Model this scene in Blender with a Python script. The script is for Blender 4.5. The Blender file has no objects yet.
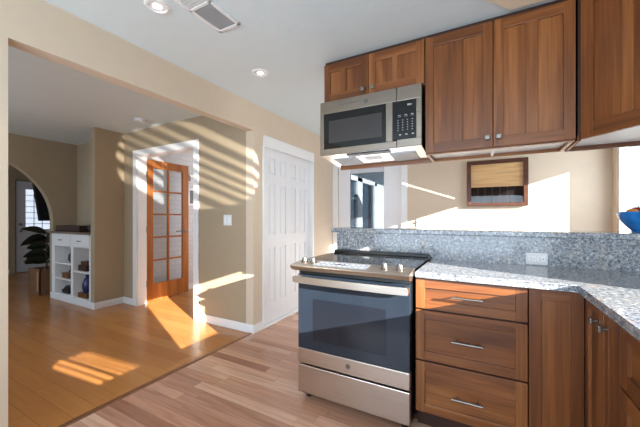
import bpy, bmesh, math, random
from mathutils import Vector, Matrix
random.seed(7)
C = bpy.context
S = C.scene
COL = S.collection
R = math.radians

# ------------------------------------------------------------------ camera, sky, sun, daylight, exposure
CAM_YAW = 28.6
cam_d = bpy.data.cameras.new('camera')
cam = bpy.data.objects.new('camera', cam_d)
COL.objects.link(cam)
cam.location = (0, 0, 1.22)
cam.rotation_euler = (R(90), 0, R(CAM_YAW))
cam_d.sensor_width = 36
cam_d.lens = 302.6 / 640 * 36
cam_d.shift_y = 4 / 640
cam_d.clip_start = 0.02
S.camera = cam

world = bpy.data.worlds.new('sky')
S.world = world
world.use_nodes = True
bg = world.node_tree.nodes['Background']
bg.inputs[0].default_value = (0.66, 0.83, 1.0, 1)
bg.inputs[1].default_value = 2.0


def lamp(name, kind, loc, direction, energy, color=(1, 1, 1), **kw):
    d = bpy.data.lights.new(name, kind)
    o = bpy.data.objects.new(name, d)
    COL.objects.link(o)
    o.location = loc
    o.rotation_euler = Vector(direction).to_track_quat('-Z', 'Y').to_euler()
    d.energy = energy
    d.color = color
    for k, v in kw.items():
        setattr(d, k, v)
    return o


lamp('sun', 'SUN', (6, -3, 4), (-1, 0.42, -0.32), 30.0, (1.0, 0.93, 0.84), angle=R(0.32))
# added spot lamp in place of reflected sun, for the office wall streaks
lamp('office_streak_spot', 'SPOT', (2.3, 0.3, 0.95), (-1, 0.40, 0.165), 3000, (1.0, 0.95, 0.86), spot_size=R(10.4), spot_blend=0.15, shadow_soft_size=0.003)
lamp('back_streak_spot', 'SPOT', (2.1, 3.55, 0.62), (-2.75, 0.81, 0.95), 4000, (1.0, 0.95, 0.86), spot_size=R(4.4), spot_blend=0.1, shadow_soft_size=0.002)  # added spot lamp for the slanted streak on the breakfast room wall
lamp('fill_kitchen_rear', 'AREA', (-0.5, -1.72, 1.25), (0, 1, 0.9), 105, (0.74, 0.87, 1.0), shape='RECTANGLE', size=3.0, size_y=2.0)  # added fill lamp behind the camera, brightens kitchen and ceiling
lamp('fill_dining_rear', 'AREA', (-4.1, -1.72, 1.25), (0, 0.6, 1), 32, (0.66, 0.82, 1.0), shape='RECTANGLE', size=3.2, size_y=2.0)  # added fill lamp behind the camera for the dining side
lamp('daylight_breakfast_window', 'AREA', (1.95, 3.4, 1.05), (-1, 0.1, 0.1), 75, (0.93, 0.96, 1.0), shape='RECTANGLE', size=1.5, size_y=1.7)
lamp('daylight_living_window', 'AREA', (-7.4, -1.72, 1.3), (0, 1, 0.2), 5, (0.72, 0.83, 1.0), shape='RECTANGLE', size=2.2, size_y=1.6)
lamp('fill_hall_end', 'AREA', (-3.1, 4.95, 1.5), (-0.3, -1, -0.1), 40, (0.9, 0.94, 1.0), shape='RECTANGLE', size=1.2, size_y=1.4)  # added fill lamp to brighten the hall

S.view_settings.view_transform = 'Standard'
S.view_settings.look = 'None'
S.view_settings.gamma = 1
S.view_settings.use_curve_mapping = False
S.view_settings.exposure = 0.12
S.cycles.use_denoising = True
S.cycles.sample_clamp_indirect = 6
S.cycles.max_bounces = 10
S.cycles.diffuse_bounces = 6
S.cycles.transparent_max_bounces = 16


# ------------------------------------------------------------------ node helpers
def srgb(r, g, b):
    return tuple(((c / 255 + 0.055) / 1.055) ** 2.4 if c > 10 else c / 255 / 12.92 for c in (r, g, b)) + (1,)


class NT:
    def __init__(s, name):
        s.m = bpy.data.materials.new(name)
        s.m.use_nodes = True
        s.t = s.m.node_tree
        s.b = s.t.nodes['Principled BSDF']
        s.out = s.t.nodes['Material Output']

    def n(s, kind, **kw):
        x = s.t.nodes.new('ShaderNode' + kind)
        for k, v in kw.items():
            if k.startswith('i_'):
                key = k[2:]
                x.inputs[int(key) if key.isdigit() else key.replace('_', ' ')].default_value = v
            else:
                setattr(x, k, v)
        return x

    def l(s, a, b):
        s.t.links.new(a, b)

    def set(s, **kw):
        for k, v in kw.items():
            s.b.inputs[k.replace('_', ' ')].default_value = v
        return s

    def math(s, op, a, b=None, c=None):
        x = s.n('Math', operation=op)
        for i, v in enumerate((a, b, c)):
            if v is None:
                continue
            if isinstance(v, (int, float)):
                x.inputs[i].default_value = v
            else:
                s.l(v, x.inputs[i])
        return x.outputs[0]

    def ramp(s, fac, stops):
        x = s.n('ValToRGB')
        e = x.color_ramp.elements
        while len(e) < len(stops):
            e.new(0.5)
        for el, (p, c) in zip(e, stops):
            el.position = p
            el.color = c
        s.l(fac, x.inputs[0])
        return x.outputs[0]

    def mix(s, fac, a, b, mode='MIX'):
        x = s.n('MixRGB', blend_type=mode)
        for i, v in enumerate((fac, a, b)):
            if isinstance(v, (int, float)):
                x.inputs[i].default_value = v
            elif isinstance(v, tuple):
                x.inputs[i].default_value = v
            else:
                s.l(v, x.inputs[i])
        return x.outputs[0]

    def coords(s, kind='Object', scale=(1, 1, 1), rnd=True):
        tc = s.n('TexCoord')
        v = tc.outputs[kind]
        if rnd:
            oi = s.n('ObjectInfo')
            add = s.n('VectorMath', operation='MULTIPLY_ADD')
            comb = s.n('CombineXYZ')
            for i in range(3):
                s.l(oi.outputs['Random'], comb.inputs[i])
            s.l(comb.outputs[0], add.inputs[0])
            add.inputs[1].default_value = (37, 53, 71)
            s.l(v, add.inputs[2])
            v = add.outputs[0]
        mp = s.n('Mapping')
        mp.inputs['Scale'].default_value = scale
        s.l(v, mp.inputs[0])
        return mp.outputs[0]

    def noise(s, vec, scale, detail=3, rough=0.5, dist=0.0):
        x = s.n('TexNoise')
        s.l(vec, x.inputs['Vector'])
        x.inputs['Scale'].default_value = scale
        x.inputs['Detail'].default_value = detail
        x.inputs['Roughness'].default_value = rough
        x.inputs['Distortion'].default_value = dist
        return x.outputs[0]

    def bump(s, h, strength=0.1, dist=0.01):
        x = s.n('Bump')
        x.inputs['Strength'].default_value = strength
        x.inputs['Distance'].default_value = dist
        s.l(h, x.inputs['Height'])
        s.l(x.outputs[0], s.b.inputs['Normal'])

    def col(s, c):
        s.l(c, s.b.inputs['Base Color'])
        return s


def plain(name, c, rough=0.5, metal=0.0, spec=0.5, var=0.03, bump=0.0, bscale=60):
    t = NT(name)
    v = t.coords()
    n = t.noise(v, 9, 3)
    lo = tuple(x * (1 - var) for x in c[:3]) + (1,)
    hi = tuple(min(1, x * (1 + var)) for x in c[:3]) + (1,)
    t.col(t.ramp(n, [(0.3, lo), (0.7, hi)]))
    t.set(Roughness=rough, Metallic=metal)
    t.b.inputs['Specular IOR Level'].default_value = spec
    if bump:
        t.bump(t.noise(v, bscale, 2), bump, 0.004)
    return t.m


def wood(name, dark, mid, light, axis, rough=0.33, tint=0.5):
    t = NT(name)
    sc = [14, 14, 14]
    sc[axis] = 1.1
    v = t.coords(scale=tuple(sc))
    big = t.noise(v, 0.55, 3, 0.55, 0.9)
    sc2 = [90, 90, 90]
    sc2[axis] = 2.2
    fine = t.noise(t.coords(scale=tuple(sc2)), 1.0, 2, 0.6)
    c = t.ramp(big, [(0.28, dark), (0.5, mid), (0.72, light)])
    c = t.mix(0.5, c, t.ramp(fine, [(0.35, (0.45, 0.40, 0.36, 1)), (0.65, (1, 1, 1, 1))]), 'MULTIPLY')
    oi = t.n('ObjectInfo')
    c = t.mix(tint, c, t.ramp(oi.outputs['Random'], [(0.0, (0.55, 0.50, 0.46, 1)), (1.0, (1, 1, 1, 1))]), 'MULTIPLY')
    t.col(c)
    t.set(Roughness=rough)
    t.bump(fine, 0.04, 0.002)
    return t.m


def planks(name, width, length, tones, seam, seam_w, rough, grain=0.35):
    """boards running along X, each its own tone"""
    t = NT(name)
    tc = t.n('TexCoord')
    sp = t.n('SeparateXYZ')
    t.l(tc.outputs['Object'], sp.inputs[0])
    x, y = sp.outputs[0], sp.outputs[1]
    yr = t.math('DIVIDE', y, width)
    row = t.math('FLOOR', yr)
    wn = t.n('TexWhiteNoise', noise_dimensions='1D')
    t.l(row, wn.inputs['W'])
    xo = t.math('ADD', t.math('DIVIDE', x, length), t.math('MULTIPLY', wn.outputs['Value'], 7.3))
    idx = t.math('FLOOR', xo)
    cb = t.n('CombineXYZ')
    t.l(row, cb.inputs[0])
    t.l(idx, cb.inputs[1])
    w2 = t.n('TexWhiteNoise', noise_dimensions='2D')
    t.l(cb.outputs[0], w2.inputs['Vector'])
    k = len(tones)
    c = t.ramp(w2.outputs['Value'], [(i / max(1, k - 1), tn) for i, tn in enumerate(tones)])
    # grain, shifted per board
    cb2 = t.n('CombineXYZ')
    t.l(t.math('ADD', t.math('MULTIPLY', x, 1.6), t.math('MULTIPLY', w2.outputs['Value'], 91.0)), cb2.inputs[0])
    t.l(t.math('MULTIPLY', y, 26.0), cb2.inputs[1])
    g = t.noise(cb2.outputs[0], 1.3, 4, 0.6, 0.8)
    c = t.mix(grain, c, t.ramp(g, [(0.3, (0.42, 0.36, 0.33, 1)), (0.6, (1, 1, 1, 1))]), 'MULTIPLY')
    fy = t.math('FRACT', yr)
    fx = t.math('FRACT', xo)
    ey = t.math('LESS_THAN', fy, seam_w / width)
    ex = t.math('LESS_THAN', fx, seam_w / length)
    e = t.math('MAXIMUM', ey, ex)
    c = t.mix(e, c, seam)
    t.col(c)
    t.set(Roughness=rough)
    t.bump(t.math('ADD', t.math('MULTIPLY', g, 0.15), t.math('MULTIPLY', e, -1.0)), 0.12, 0.002)
    return t.m


def granite(name):
    t = NT(name)
    v = t.coords(rnd=False)
    n1 = t.noise(v, 60, 4, 0.65, 0.6)
    n2 = t.noise(v, 105, 3, 0.6, 0.4)
    n3 = t.noise(v, 14, 3, 0.6, 0.3)
    c = t.ramp(n1, [(0.32, srgb(82, 88, 98)), (0.46, srgb(130, 136, 145)), (0.58, srgb(164, 168, 174)), (0.66, srgb(208, 210, 210))])
    warm = t.ramp(n3, [(0.55, (0, 0, 0, 1)), (0.68, (1, 1, 1, 1))])
    c = t.mix(t.math('MULTIPLY', warm, 0.35), c, srgb(176, 160, 140))
    spk = t.ramp(n2, [(0.37, (1, 1, 1, 1)), (0.42, (0, 0, 0, 1))])
    c = t.mix(t.math('MULTIPLY', spk, 0.75), c, srgb(42, 44, 50))
    vo = t.n('TexVoronoi')
    t.l(v, vo.inputs['Vector'])
    vo.inputs['Scale'].default_value = 70
    blk = t.ramp(vo.outputs['Distance'], [(0.16, (1, 1, 1, 1)), (0.24, (0, 0, 0, 1))])
    sel = t.ramp(n3, [(0.42, (1, 1, 1, 1)), (0.5, (0, 0, 0, 1))])
    c = t.mix(t.math('MULTIPLY', t.math('MULTIPLY', blk, sel), 0.9), c, srgb(38, 38, 44))
    t.col(c)
    t.set(Roughness=0.1)
    return t.m


def steel(name, c, rough=0.3, axis=0):
    t = NT(name)
    sc = [160, 160, 160]
    sc[axis] = 2
    n = t.noise(t.coords(scale=tuple(sc)), 1, 2)
    lo = tuple(x * 0.9 for x in c[:3]) + (1,)
    t.col(t.ramp(n, [(0.3, lo), (0.7, c)]))
    t.set(Metallic=1.0)
    t.l(t.math('ADD', t.math('MULTIPLY', n, 0.12), rough - 0.06), t.b.inputs['Roughness'])
    return t.m


def glass(name, tint=(0.95, 0.98, 1, 1), mirror=0.12):
    t = NT(name)
    tr = t.n('BsdfTransparent')
    tr.inputs[0].default_value = tint
    gl = t.n('BsdfGlossy')
    gl.inputs['Roughness'].default_value = 0.02
    fr = t.n('LayerWeight')
    fr.inputs[0].default_value = 0.5
    mx = t.n('MixShader')
    f = t.math('MULTIPLY_ADD', t.math('POWER', fr.outputs[1], 5.0), 0.5, mirror * 0.5)
    t.l(f, mx.inputs[0])
    t.l(tr.outputs[0], mx.inputs[1])
    t.l(gl.outputs[0], mx.inputs[2])
    t.l(mx.outputs[0], t.out.inputs['Surface'])
    return t.m


def emit(name, c, strength):
    t = NT(name)
    t.b.inputs['Emission Color'].default_value = c
    t.b.inputs['Emission Strength'].default_value = strength
    t.set(Base_Color=c)
    return t.m


def brick_white(name):
    t = NT(name)
    tc = t.n('TexCoord')
    mp = t.n('Mapping')
    mp.inputs['Rotation'].default_value = (R(90), 0, R(90))
    t.l(tc.outputs['Object'], mp.inputs[0])
    sp = t.n('SeparateXYZ')
    t.l(tc.outputs['Object'], sp.inputs[0])
    cb = t.n('CombineXYZ')
    t.l(sp.outputs[1], cb.inputs[0])
    t.l(sp.outputs[2], cb.inputs[1])
    br = t.n('TexBrick')
    t.l(cb.outputs[0], br.inputs['Vector'])
    br.inputs['Color1'].default_value = srgb(216, 214, 216)
    br.inputs['Color2'].default_value = srgb(208, 205, 208)
    br.inputs['Mortar'].default_value = srgb(198, 195, 199)
    br.inputs['Scale'].default_value = 1
    br.inputs['Brick Width'].default_value = 0.22
    br.inputs['Row Height'].default_value = 0.075
    br.inputs['Mortar Size'].default_value = 0.005
    t.col(br.outputs[0])
    t.set(Roughness=0.7)
    t.bump(br.outputs['Fac'], -0.3, 0.01)
    return t.m


M = {}
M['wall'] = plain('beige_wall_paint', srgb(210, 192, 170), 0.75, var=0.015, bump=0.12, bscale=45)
M['wall_shaded'] = plain('shaded_wall_paint', srgb(168, 150, 124), 0.72, var=0.015, bump=0.12, bscale=45)  # same beige wall paint with the dining side's shade put into the colour
M['ceiling'] = plain('ceiling_paint', srgb(216, 227, 230), 0.85, var=0.01, bump=0.25, bscale=30)
M['ceiling_bounce'] = plain('ceiling_bounce_colour', srgb(230, 214, 190), 0.8, var=0.01)  # warm sun bounce on the ceiling, put into a beige colour
M['white'] = plain('white_trim_paint', srgb(236, 236, 236), 0.4, var=0.01)
M['door_white'] = plain('white_door_paint', srgb(232, 233, 236), 0.42, var=0.01)
M['greywhite'] = plain('grey_white_paint', srgb(205, 206, 212), 0.5, var=0.02)
M['floor'] = planks('pinkish_wood_strip_floor', 0.082, 0.85,
                    [srgb(150, 100, 78), srgb(204, 158, 132), srgb(184, 134, 108), srgb(216, 176, 152), srgb(164, 112, 88)],
                    srgb(134, 96, 80), 0.0016, 0.2, 0.52)
M['floor_dining'] = planks('honey_wood_plank_floor', 0.128, 1.25,
                           [srgb(172, 112, 58), srgb(188, 128, 70), srgb(178, 118, 63)],
                           srgb(120, 74, 40), 0.0022, 0.24, 0.16)
D, MI, L = srgb(88, 47, 20), srgb(135, 80, 39), srgb(166, 107, 58)
M['cherry_z'] = wood('cherry_wood_upright', D, MI, L, 2)
M['cherry_x'] = wood('cherry_wood_crosswise', D, MI, L, 0)
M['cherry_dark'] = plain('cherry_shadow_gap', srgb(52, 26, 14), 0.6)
M['oak_door'] = wood('orange_pine', srgb(150, 86, 36), srgb(182, 110, 52), srgb(202, 132, 70), 2, 0.3, 0.1)
M['frame_wood'] = wood('dark_walnut', srgb(66, 36, 20), srgb(88, 48, 28), srgb(104, 60, 36), 0, 0.4, 0.1)
M['bamboo'] = wood('pale_blind_wood', srgb(190, 144, 92), srgb(214, 170, 116), srgb(226, 188, 136), 0, 0.5, 0.05)
M['strip'] = wood('threshold_wood', srgb(116, 72, 44), srgb(140, 92, 58), srgb(158, 108, 70), 1, 0.35, 0.05)
M['granite'] = granite('speckled_blue_grey_granite')
M['steel'] = steel('brushed_warm_steel', (0.61, 0.54, 0.475, 1), 0.3)
M['steel_v'] = steel('brushed_warm_steel_upright', (0.61, 0.54, 0.475, 1), 0.3, 2)
M['steel_dark'] = steel('smoky_brushed_steel', (0.32, 0.275, 0.23, 1), 0.3)
M['chrome'] = steel('bright_steel', (0.70, 0.72, 0.76, 1), 0.22)
M['nickel'] = steel('satin_nickel', (0.27, 0.25, 0.23, 1), 0.32)
M['bronze'] = steel('aged_bronze', (0.26, 0.21, 0.17, 1), 0.35)
M['filter'] = plain('grease_filter_metal', (0.30, 0.33, 0.37, 1), 0.35, 0.7, var=0.1, bump=0.5, bscale=300)
M['black'] = plain('black_enamel', srgb(16, 16, 18), 0.35)
M['black_gloss'] = plain('black_glass', srgb(10, 10, 12), 0.06)
M['window_grey'] = plain('perforated_oven_window', srgb(58, 54, 54), 0.18)
M['oven_glass'] = plain('dusty_oven_glass', srgb(34, 44, 56), 0.08, var=0.04)
M['oven_inner'] = plain('oven_window_band', srgb(26, 32, 42), 0.06)
M['mark'] = plain('pale_key_marks', srgb(170, 172, 176), 0.5)
M['dial_panel'] = plain('touch_panel_grey', srgb(120, 128, 140), 0.25)
M['glass'] = glass('clear_pane')
M['glass_mirror'] = glass('reflecting_pane', (0.55, 0.62, 0.68, 1), 0.5)
M['glass_dark'] = glass('dark_pane', (0.6, 0.6, 0.62, 1), 0.06)
M['glass_tint'] = glass('tinted_pane', (0.36, 0.40, 0.44, 1), 0.05)
M['frosted'] = plain('bright_entry_glass', srgb(200, 214, 232), 0.3)
M['lamp'] = emit('warm_lamp_glow', (1.0, 0.97, 0.92, 1), 6)
M['entry_glow'] = emit('glowing_leaded_glass', (0.70, 0.80, 0.95, 1), 0.9)  # emission in the front door pane replaces daylight from outside
M['plastic'] = plain('white_plastic', srgb(224, 224, 226), 0.35, var=0.01)
M['slot'] = plain('dark_slot', srgb(40, 40, 44), 0.5)
M['vent_grey'] = plain('vent_shadow_grey', srgb(110, 112, 114), 0.6)
M['louvre'] = plain('grey_louvre_paint', srgb(168, 170, 172), 0.6)
M['bowl'] = plain('cobalt_blue_glaze', srgb(40, 116, 190), 0.07, var=0.45)
M['bowl_in'] = plain('grey_green_glaze', srgb(96, 120, 120), 0.15, var=0.2)
M['apple'] = plain('red_apple_skin', srgb(166, 36, 40), 0.3, var=0.3)
M['orange'] = plain('orange_peel', srgb(214, 130, 52), 0.45, var=0.15, bump=0.3, bscale=400)
M['leaf'] = plain('dark_green_leaf', srgb(24, 36, 26), 0.45, var=0.3)
M['stem'] = plain('brown_stem', srgb(70, 52, 36), 0.7)
M['soil'] = plain('dark_soil', srgb(38, 28, 22), 0.95, var=0.3)
M['card'] = plain('brown_cardboard', srgb(122, 84, 58), 0.8, var=0.06)
M['tv'] = plain('black_plastic', srgb(22, 23, 26), 0.4)
M['tv_arm'] = plain('dark_bracket_metal', srgb(44, 45, 48), 0.4, 0.6)
M['vase_blue'] = plain('dark_blue_vase', srgb(30, 42, 96), 0.15)
M['vase_dark'] = plain('charcoal_vase', srgb(44, 42, 46), 0.4)
M['box_brown'] = wood('brown_box_wood', srgb(110, 70, 40), srgb(140, 92, 56), srgb(160, 110, 70), 0)
M['box_dark'] = plain('dark_brown_leather', srgb(66, 42, 32), 0.6)
M['counter_brown'] = plain('brown_stone_top', srgb(132, 112, 98), 0.3, var=0.3)
M['brick'] = brick_white('whitewashed_brick')
M['siding'] = plain('white_siding', srgb(226, 228, 230), 0.6)
M['ground'] = plain('patio_concrete', srgb(150, 146, 140), 0.9, var=0.1)
M['bark'] = plain('tree_bark', srgb(84, 68, 54), 0.9, var=0.2)
M['tree_leaf'] = plain('garden_leaves', srgb(74, 104, 66), 0.7, var=0.4)
M['fence'] = plain('painted_fence_boards', srgb(206, 204, 200), 0.7)
M['rail'] = plain('red_brown_rail', srgb(136, 92, 80), 0.6)
M['grey_soffit'] = plain('grey_porch_paint', srgb(150, 152, 158), 0.7)
M['slats'] = wood('grey_brown_boards', srgb(70, 58, 54), srgb(104, 88, 82), srgb(128, 112, 104), 2, 0.5, 0.1)

# ------------------------------------------------------------------ geometry helpers
W = {}


class MB:
    def __init__(s):
        s.bm = bmesh.new()
        s.sm = False

    def box(s, x0, x1, y0, y1, z0, z1, bev=0.0, seg=2):
        x0, x1 = sorted((x0, x1)); y0, y1 = sorted((y0, y1)); z0, z1 = sorted((z0, z1))
        r = bmesh.ops.create_cube(s.bm, size=1.0)
        vs = r['verts']
        for v in vs:
            v.co = Vector(((x0 + x1) / 2 + v.co.x * (x1 - x0), (y0 + y1) / 2 + v.co.y * (y1 - y0), (z0 + z1) / 2 + v.co.z * (z1 - z0)))
        if bev > 0:
            bev = min(bev, 0.45 * min(x1 - x0, y1 - y0, z1 - z0))
            es = list({e for v in vs for e in v.link_edges})
            bmesh.ops.bevel(s.bm, geom=es, offset=bev, segments=seg, affect='EDGES', profile=0.5)
        return s

    def cyl(s, p0, p1, r0, r1=None, n=20, caps=True):
        r1 = r0 if r1 is None else r1
        p0, p1 = Vector(p0), Vector(p1)
        d = p1 - p0
        q = Vector((0, 0, 1)).rotation_difference(d.normalized()).to_matrix().to_4x4()
        m = Matrix.Translation((p0 + p1) / 2) @ q
        bmesh.ops.create_cone(s.bm, cap_ends=caps, cap_tris=False, segments=n, radius1=r0, radius2=r1, depth=d.length, matrix=m)
        return s

    def prism(s, pts, axis, a0, a1):
        """outline of 2D points extruded along axis (0,1,2)"""
        def P(p, a):
            l = list(p)
            l.insert(axis, a)
            return Vector(l)
        A = [s.bm.verts.new(P(p, a0)) for p in pts]
        B = [s.bm.verts.new(P(p, a1)) for p in pts]
        s.bm.faces.new(A)
        s.bm.faces.new(B[::-1])
        n = len(pts)
        for i in range(n):
            s.bm.faces.new((A[i], B[i], B[(i + 1) % n], A[(i + 1) % n]))
        return s

    def lathe(s, prof, c=(0, 0, 0), n=28):
        rings = []
        for r, z in prof:
            rings.append([s.bm.verts.new((c[0] + r * math.cos(2 * math.pi * i / n), c[1] + r * math.sin(2 * math.pi * i / n), c[2] + z)) for i in range(n)])
        for a, b in zip(rings, rings[1:]):
            for i in range(n):
                s.bm.faces.new((a[i], a[(i + 1) % n], b[(i + 1) % n], b[i]))
        if prof[0][0] > 1e-4:
            s.bm.faces.new(rings[0][::-1])
        if prof[-1][0] > 1e-4:
            s.bm.faces.new(rings[-1])
        return s

    def tube(s, pts, r, n=10):
        pts = [Vector(p) for p in pts]
        rings = []
        for i, p in enumerate(pts):
            d = (pts[min(i + 1, len(pts) - 1)] - pts[max(i - 1, 0)]).normalized()
            u = d.orthogonal().normalized() if i == 0 else (u - d * u.dot(d)).normalized()
            w = d.cross(u)
            rr = r[i] if isinstance(r, (list, tuple)) else r
            rings.append([s.bm.verts.new(p + u * (rr * math.cos(2 * math.pi * k / n)) + w * (rr * math.sin(2 * math.pi * k / n))) for k in range(n)])
        for a, b in zip(rings, rings[1:]):
            for k in range(n):
                s.bm.faces.new((a[k], a[(k + 1) % n], b[(k + 1) % n], b[k]))
        s.bm.faces.new(rings[0][::-1])
        s.bm.faces.new(rings[-1])
        return s

    def build(s, name, mat, parent=None, at=(0, 0, 0), rz=0.0, rel=False, smooth=False):
        """at: world origin of the object; rel: vertices are already local, else they are world and get shifted"""
        bm = s.bm
        bmesh.ops.recalc_face_normals(bm, faces=bm.faces)
        at = Vector(at)
        if not rel:
            bmesh.ops.translate(bm, verts=bm.verts, vec=-at)
        me = bpy.data.meshes.new(name)
        bm.to_mesh(me)
        bm.free()
        me.materials.append(mat)
        if smooth:
            for p in me.polygons:
                p.use_smooth = True
            try:
                me.set_sharp_from_angle(angle=R(38))
            except Exception:
                pass
        o = bpy.data.objects.new(name, me)
        COL.objects.link(o)
        W[o] = Matrix.Translation(at) @ Matrix.Rotation(rz, 4, 'Z')
        if parent is not None:
            o.parent = parent
            o.matrix_parent_inverse = W[parent].inverted()
        o.location = at
        o.rotation_euler = (0, 0, rz)
        return o


def thing(name, label, cat, loc=(0, 0, 0), group=None):
    o = bpy.data.objects.new(name, None)
    o.empty_display_size = 0.1
    COL.objects.link(o)
    o.location = loc
    W[o] = Matrix.Translation(Vector(loc))
    return tag(o, label, cat, group)


def tag(o, label, cat, group=None, kind=None):
    o['label'] = label
    o['category'] = cat
    if group:
        o['group'] = group
    if kind:
        o['kind'] = kind
    return o


def struct(name, mb, mat, label=None, cat=None, parent=None, at=(0, 0, 0), smooth=False):
    o = mb.build(name, mat, parent, at=at, smooth=smooth)
    if parent is None:
        o['kind'] = 'structure'
        if label:
            tag(o, label, cat)
    return o


def lettering(body, size, name, mat, parent, at, rot, extrude=0.0004):
    cu = bpy.data.curves.new(name, 'FONT')
    cu.body = body
    cu.size = size
    cu.extrude = extrude
    cu.align_x = 'CENTER'
    cu.align_y = 'CENTER'
    tmp = bpy.data.objects.new(name + '_tmp', cu)
    COL.objects.link(tmp)
    dg = C.evaluated_depsgraph_get()
    me = bpy.data.meshes.new_from_object(tmp.evaluated_get(dg))
    bpy.data.objects.remove(tmp)
    me.materials.clear()
    me.materials.append(mat)
    me.name = name
    o = bpy.data.objects.new(name, me)
    COL.objects.link(o)
    o.parent = parent
    o.matrix_parent_inverse = W[parent].inverted()
    o.location = at
    o.rotation_euler = rot
    return o


H = 2.42
# ------------------------------------------------------------------ floors and ceiling
struct('floor', MB().box(-2.165, 1.3, -1.8, 4.46, -0.12, 0.0), M['floor'], 'pinkish brown wood strip floor of the kitchen', 'floor')
struct('floor_dining', MB().box(-9.1, -2.165, -1.8, 5.2, -0.12, 0.0), M['floor_dining'], 'honey coloured wide plank floor of the dining area', 'floor')
struct('trim_1', MB().prism([(-2.188, 0.0), (-2.180, 0.007), (-2.150, 0.007), (-2.142, 0.0)], 1, -1.7, 2.45), M['strip'],
       'brown wood threshold strip between honey floor and pinkish floor', 'threshold')
struct('ceiling', MB().box(-9.1, 1.3, -1.8, 5.2, H, H + 0.12), M['ceiling'], 'white textured ceiling', 'ceiling')
struct('trim_bounce', MB().prism([(0.205, 2.045), (0.13, 2.045), (-0.57, 1.157), (-0.6, 0.9), (1.2, 0.9), (1.2, 2.045)], 2, H - 0.012, H + 0.01), M['ceiling_bounce'],
       'beige ceiling patch painted as warm sun bounce above the cherry cabinets', 'ceiling panel')

# ------------------------------------------------------------------ walls
w = MB()
w.box(-2.24, -2.14, -1.8, 0.595, 0, H)
w.box(-2.24, -2.14, 0.595, 2.46, 2.14, H)
w.box(-2.24, -2.14, 2.46, 2.615, 0, H)
w.box(-2.24, -2.14, 2.615, 3.70, 2.06, H)
w.box(-2.24, -2.14, 3.70, 4.36, 0, H)
struct('wall_left', w, M['wall'], 'beige kitchen wall with wide opening and header beam to dining area', 'wall')
w = MB()
w.box(-4.54, -4.215, 2.46, 2.58, 0, H)
w.box(-4.215, -3.04, 2.46, 2.58, 2.075, H)
w.box(-3.04, -2.24, 2.46, 2.58, 0, H)
struct('wall_dining', w, M['wall_shaded'], 'beige dining wall, shade put into its colour, around the office doorway', 'wall')
struct('wall_stub', MB().box(-4.64, -4.54, 2.09, 2.58, 0, H), M['wall_shaded'], 'short shade-toned wall return beside white bookcase', 'wall')
struct('wall_niche', MB().box(-5.95, -4.64, 2.48, 2.58, 0, H), M['wall_shaded'], 'shade-toned wall behind the white bookcase', 'wall')
# arch wall
pts = [(-1.8, 0), (0.175, 0), (0.175, 1.15)]
n = 40
for i in range(1, n):
    a = math.pi - math.pi * i / n
    pts.append((1.17 + 0.995 * math.cos(a), 1.15 + 0.995 * math.sin(a)))
pts += [(2.165, 1.15), (2.165, 0), (2.58, 0), (2.58, H), (-1.8, H)]
struct('wall_arch', MB().prism(pts, 0, -6.07, -5.95), M['wall_shaded'], 'shade-toned wall with round arched opening to the entry', 'wall')
w = MB()
w.box(-9.1, -9.0, -1.8, 2.60, 0, H)
w.box(-9.1, -9.0, 2.60, 3.56, 2.06, H)
w.box(-9.1, -9.0, 3.56, 5.2, 0, H)
w.box(-9.1, -9.07, 2.60, 3.56, 0, 2.06)
struct('wall_entry', w, M['wall_shaded'], 'shade-toned entry wall around the white front door', 'wall')
struct('wall_living', MB().box(-9.0, -6.07, 4.3, 4.4, 0, H), M['wall_shaded'])
struct('wall_hall', MB().box(-4.52, -4.42, 2.58, 5.2, 0, H), M['brick'], 'whitewashed brick wall inside the office doorway', 'wall')
w = MB()
w.box(-4.42, -3.8, 5.1, 5.2, 0, H); w.box(-2.4, -2.24, 5.1, 5.2, 0, H)
w.box(-3.8, -2.4, 5.1, 5.2, 0, 0.8); w.box(-3.8, -2.4, 5.1, 5.2, 2.1, H)
struct('wall_hall_end', w, M['wall'])
struct('wall_closet', MB().box(-2.9, -2.8, 2.58, 5.1, 0, H), M['wall'])
# back wall of the breakfast room
w = MB()
w.box(-2.24, -2.05, 4.36, 4.46, 0, H)
w.box(-2.05, -1.05, 4.36, 4.46, 2.10, H)
w.box(-1.05, 1.3, 4.36, 4.46, 0, H)
struct('wall_back', w, M['wall'], 'beige breakfast room wall lit by sun behind the granite ledge', 'wall')
# right wall: kitchen window, breakfast window
WY0, WY1, WZ0, WZ1 = 0.25, 1.53, 1.0, 1.80
VY0, VY1, VZ1 = -0.72, 0.02, 1.44
BY0, BY1, BZ1 = 2.75, 4.22, 2.05
w = MB()
w.box(1.2, 1.3, -1.8, VY0, 0, H)
w.box(1.2, 1.3, VY0, VY1, 0, WZ0); w.box(1.2, 1.3, VY0, VY1, VZ1, H)
w.box(1.2, 1.3, VY1, WY0, 0, H)
w.box(1.2, 1.3, WY0, WY1, 0, WZ0); w.box(1.2, 1.3, WY0, WY1, WZ1, H)
w.box(1.2, 1.3, WY1, BY0, 0, H)
w.box(1.2, 1.3, BY0, BY1, BZ1, H); w.box(1.2, 1.3, BY0, BY1, 0, 0.15)
w.box(1.2, 1.3, BY1, 4.36, 0, H)
struct('wall_right', w, M['wall'], 'beige wall at the right end of the breakfast room', 'wall')
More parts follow.
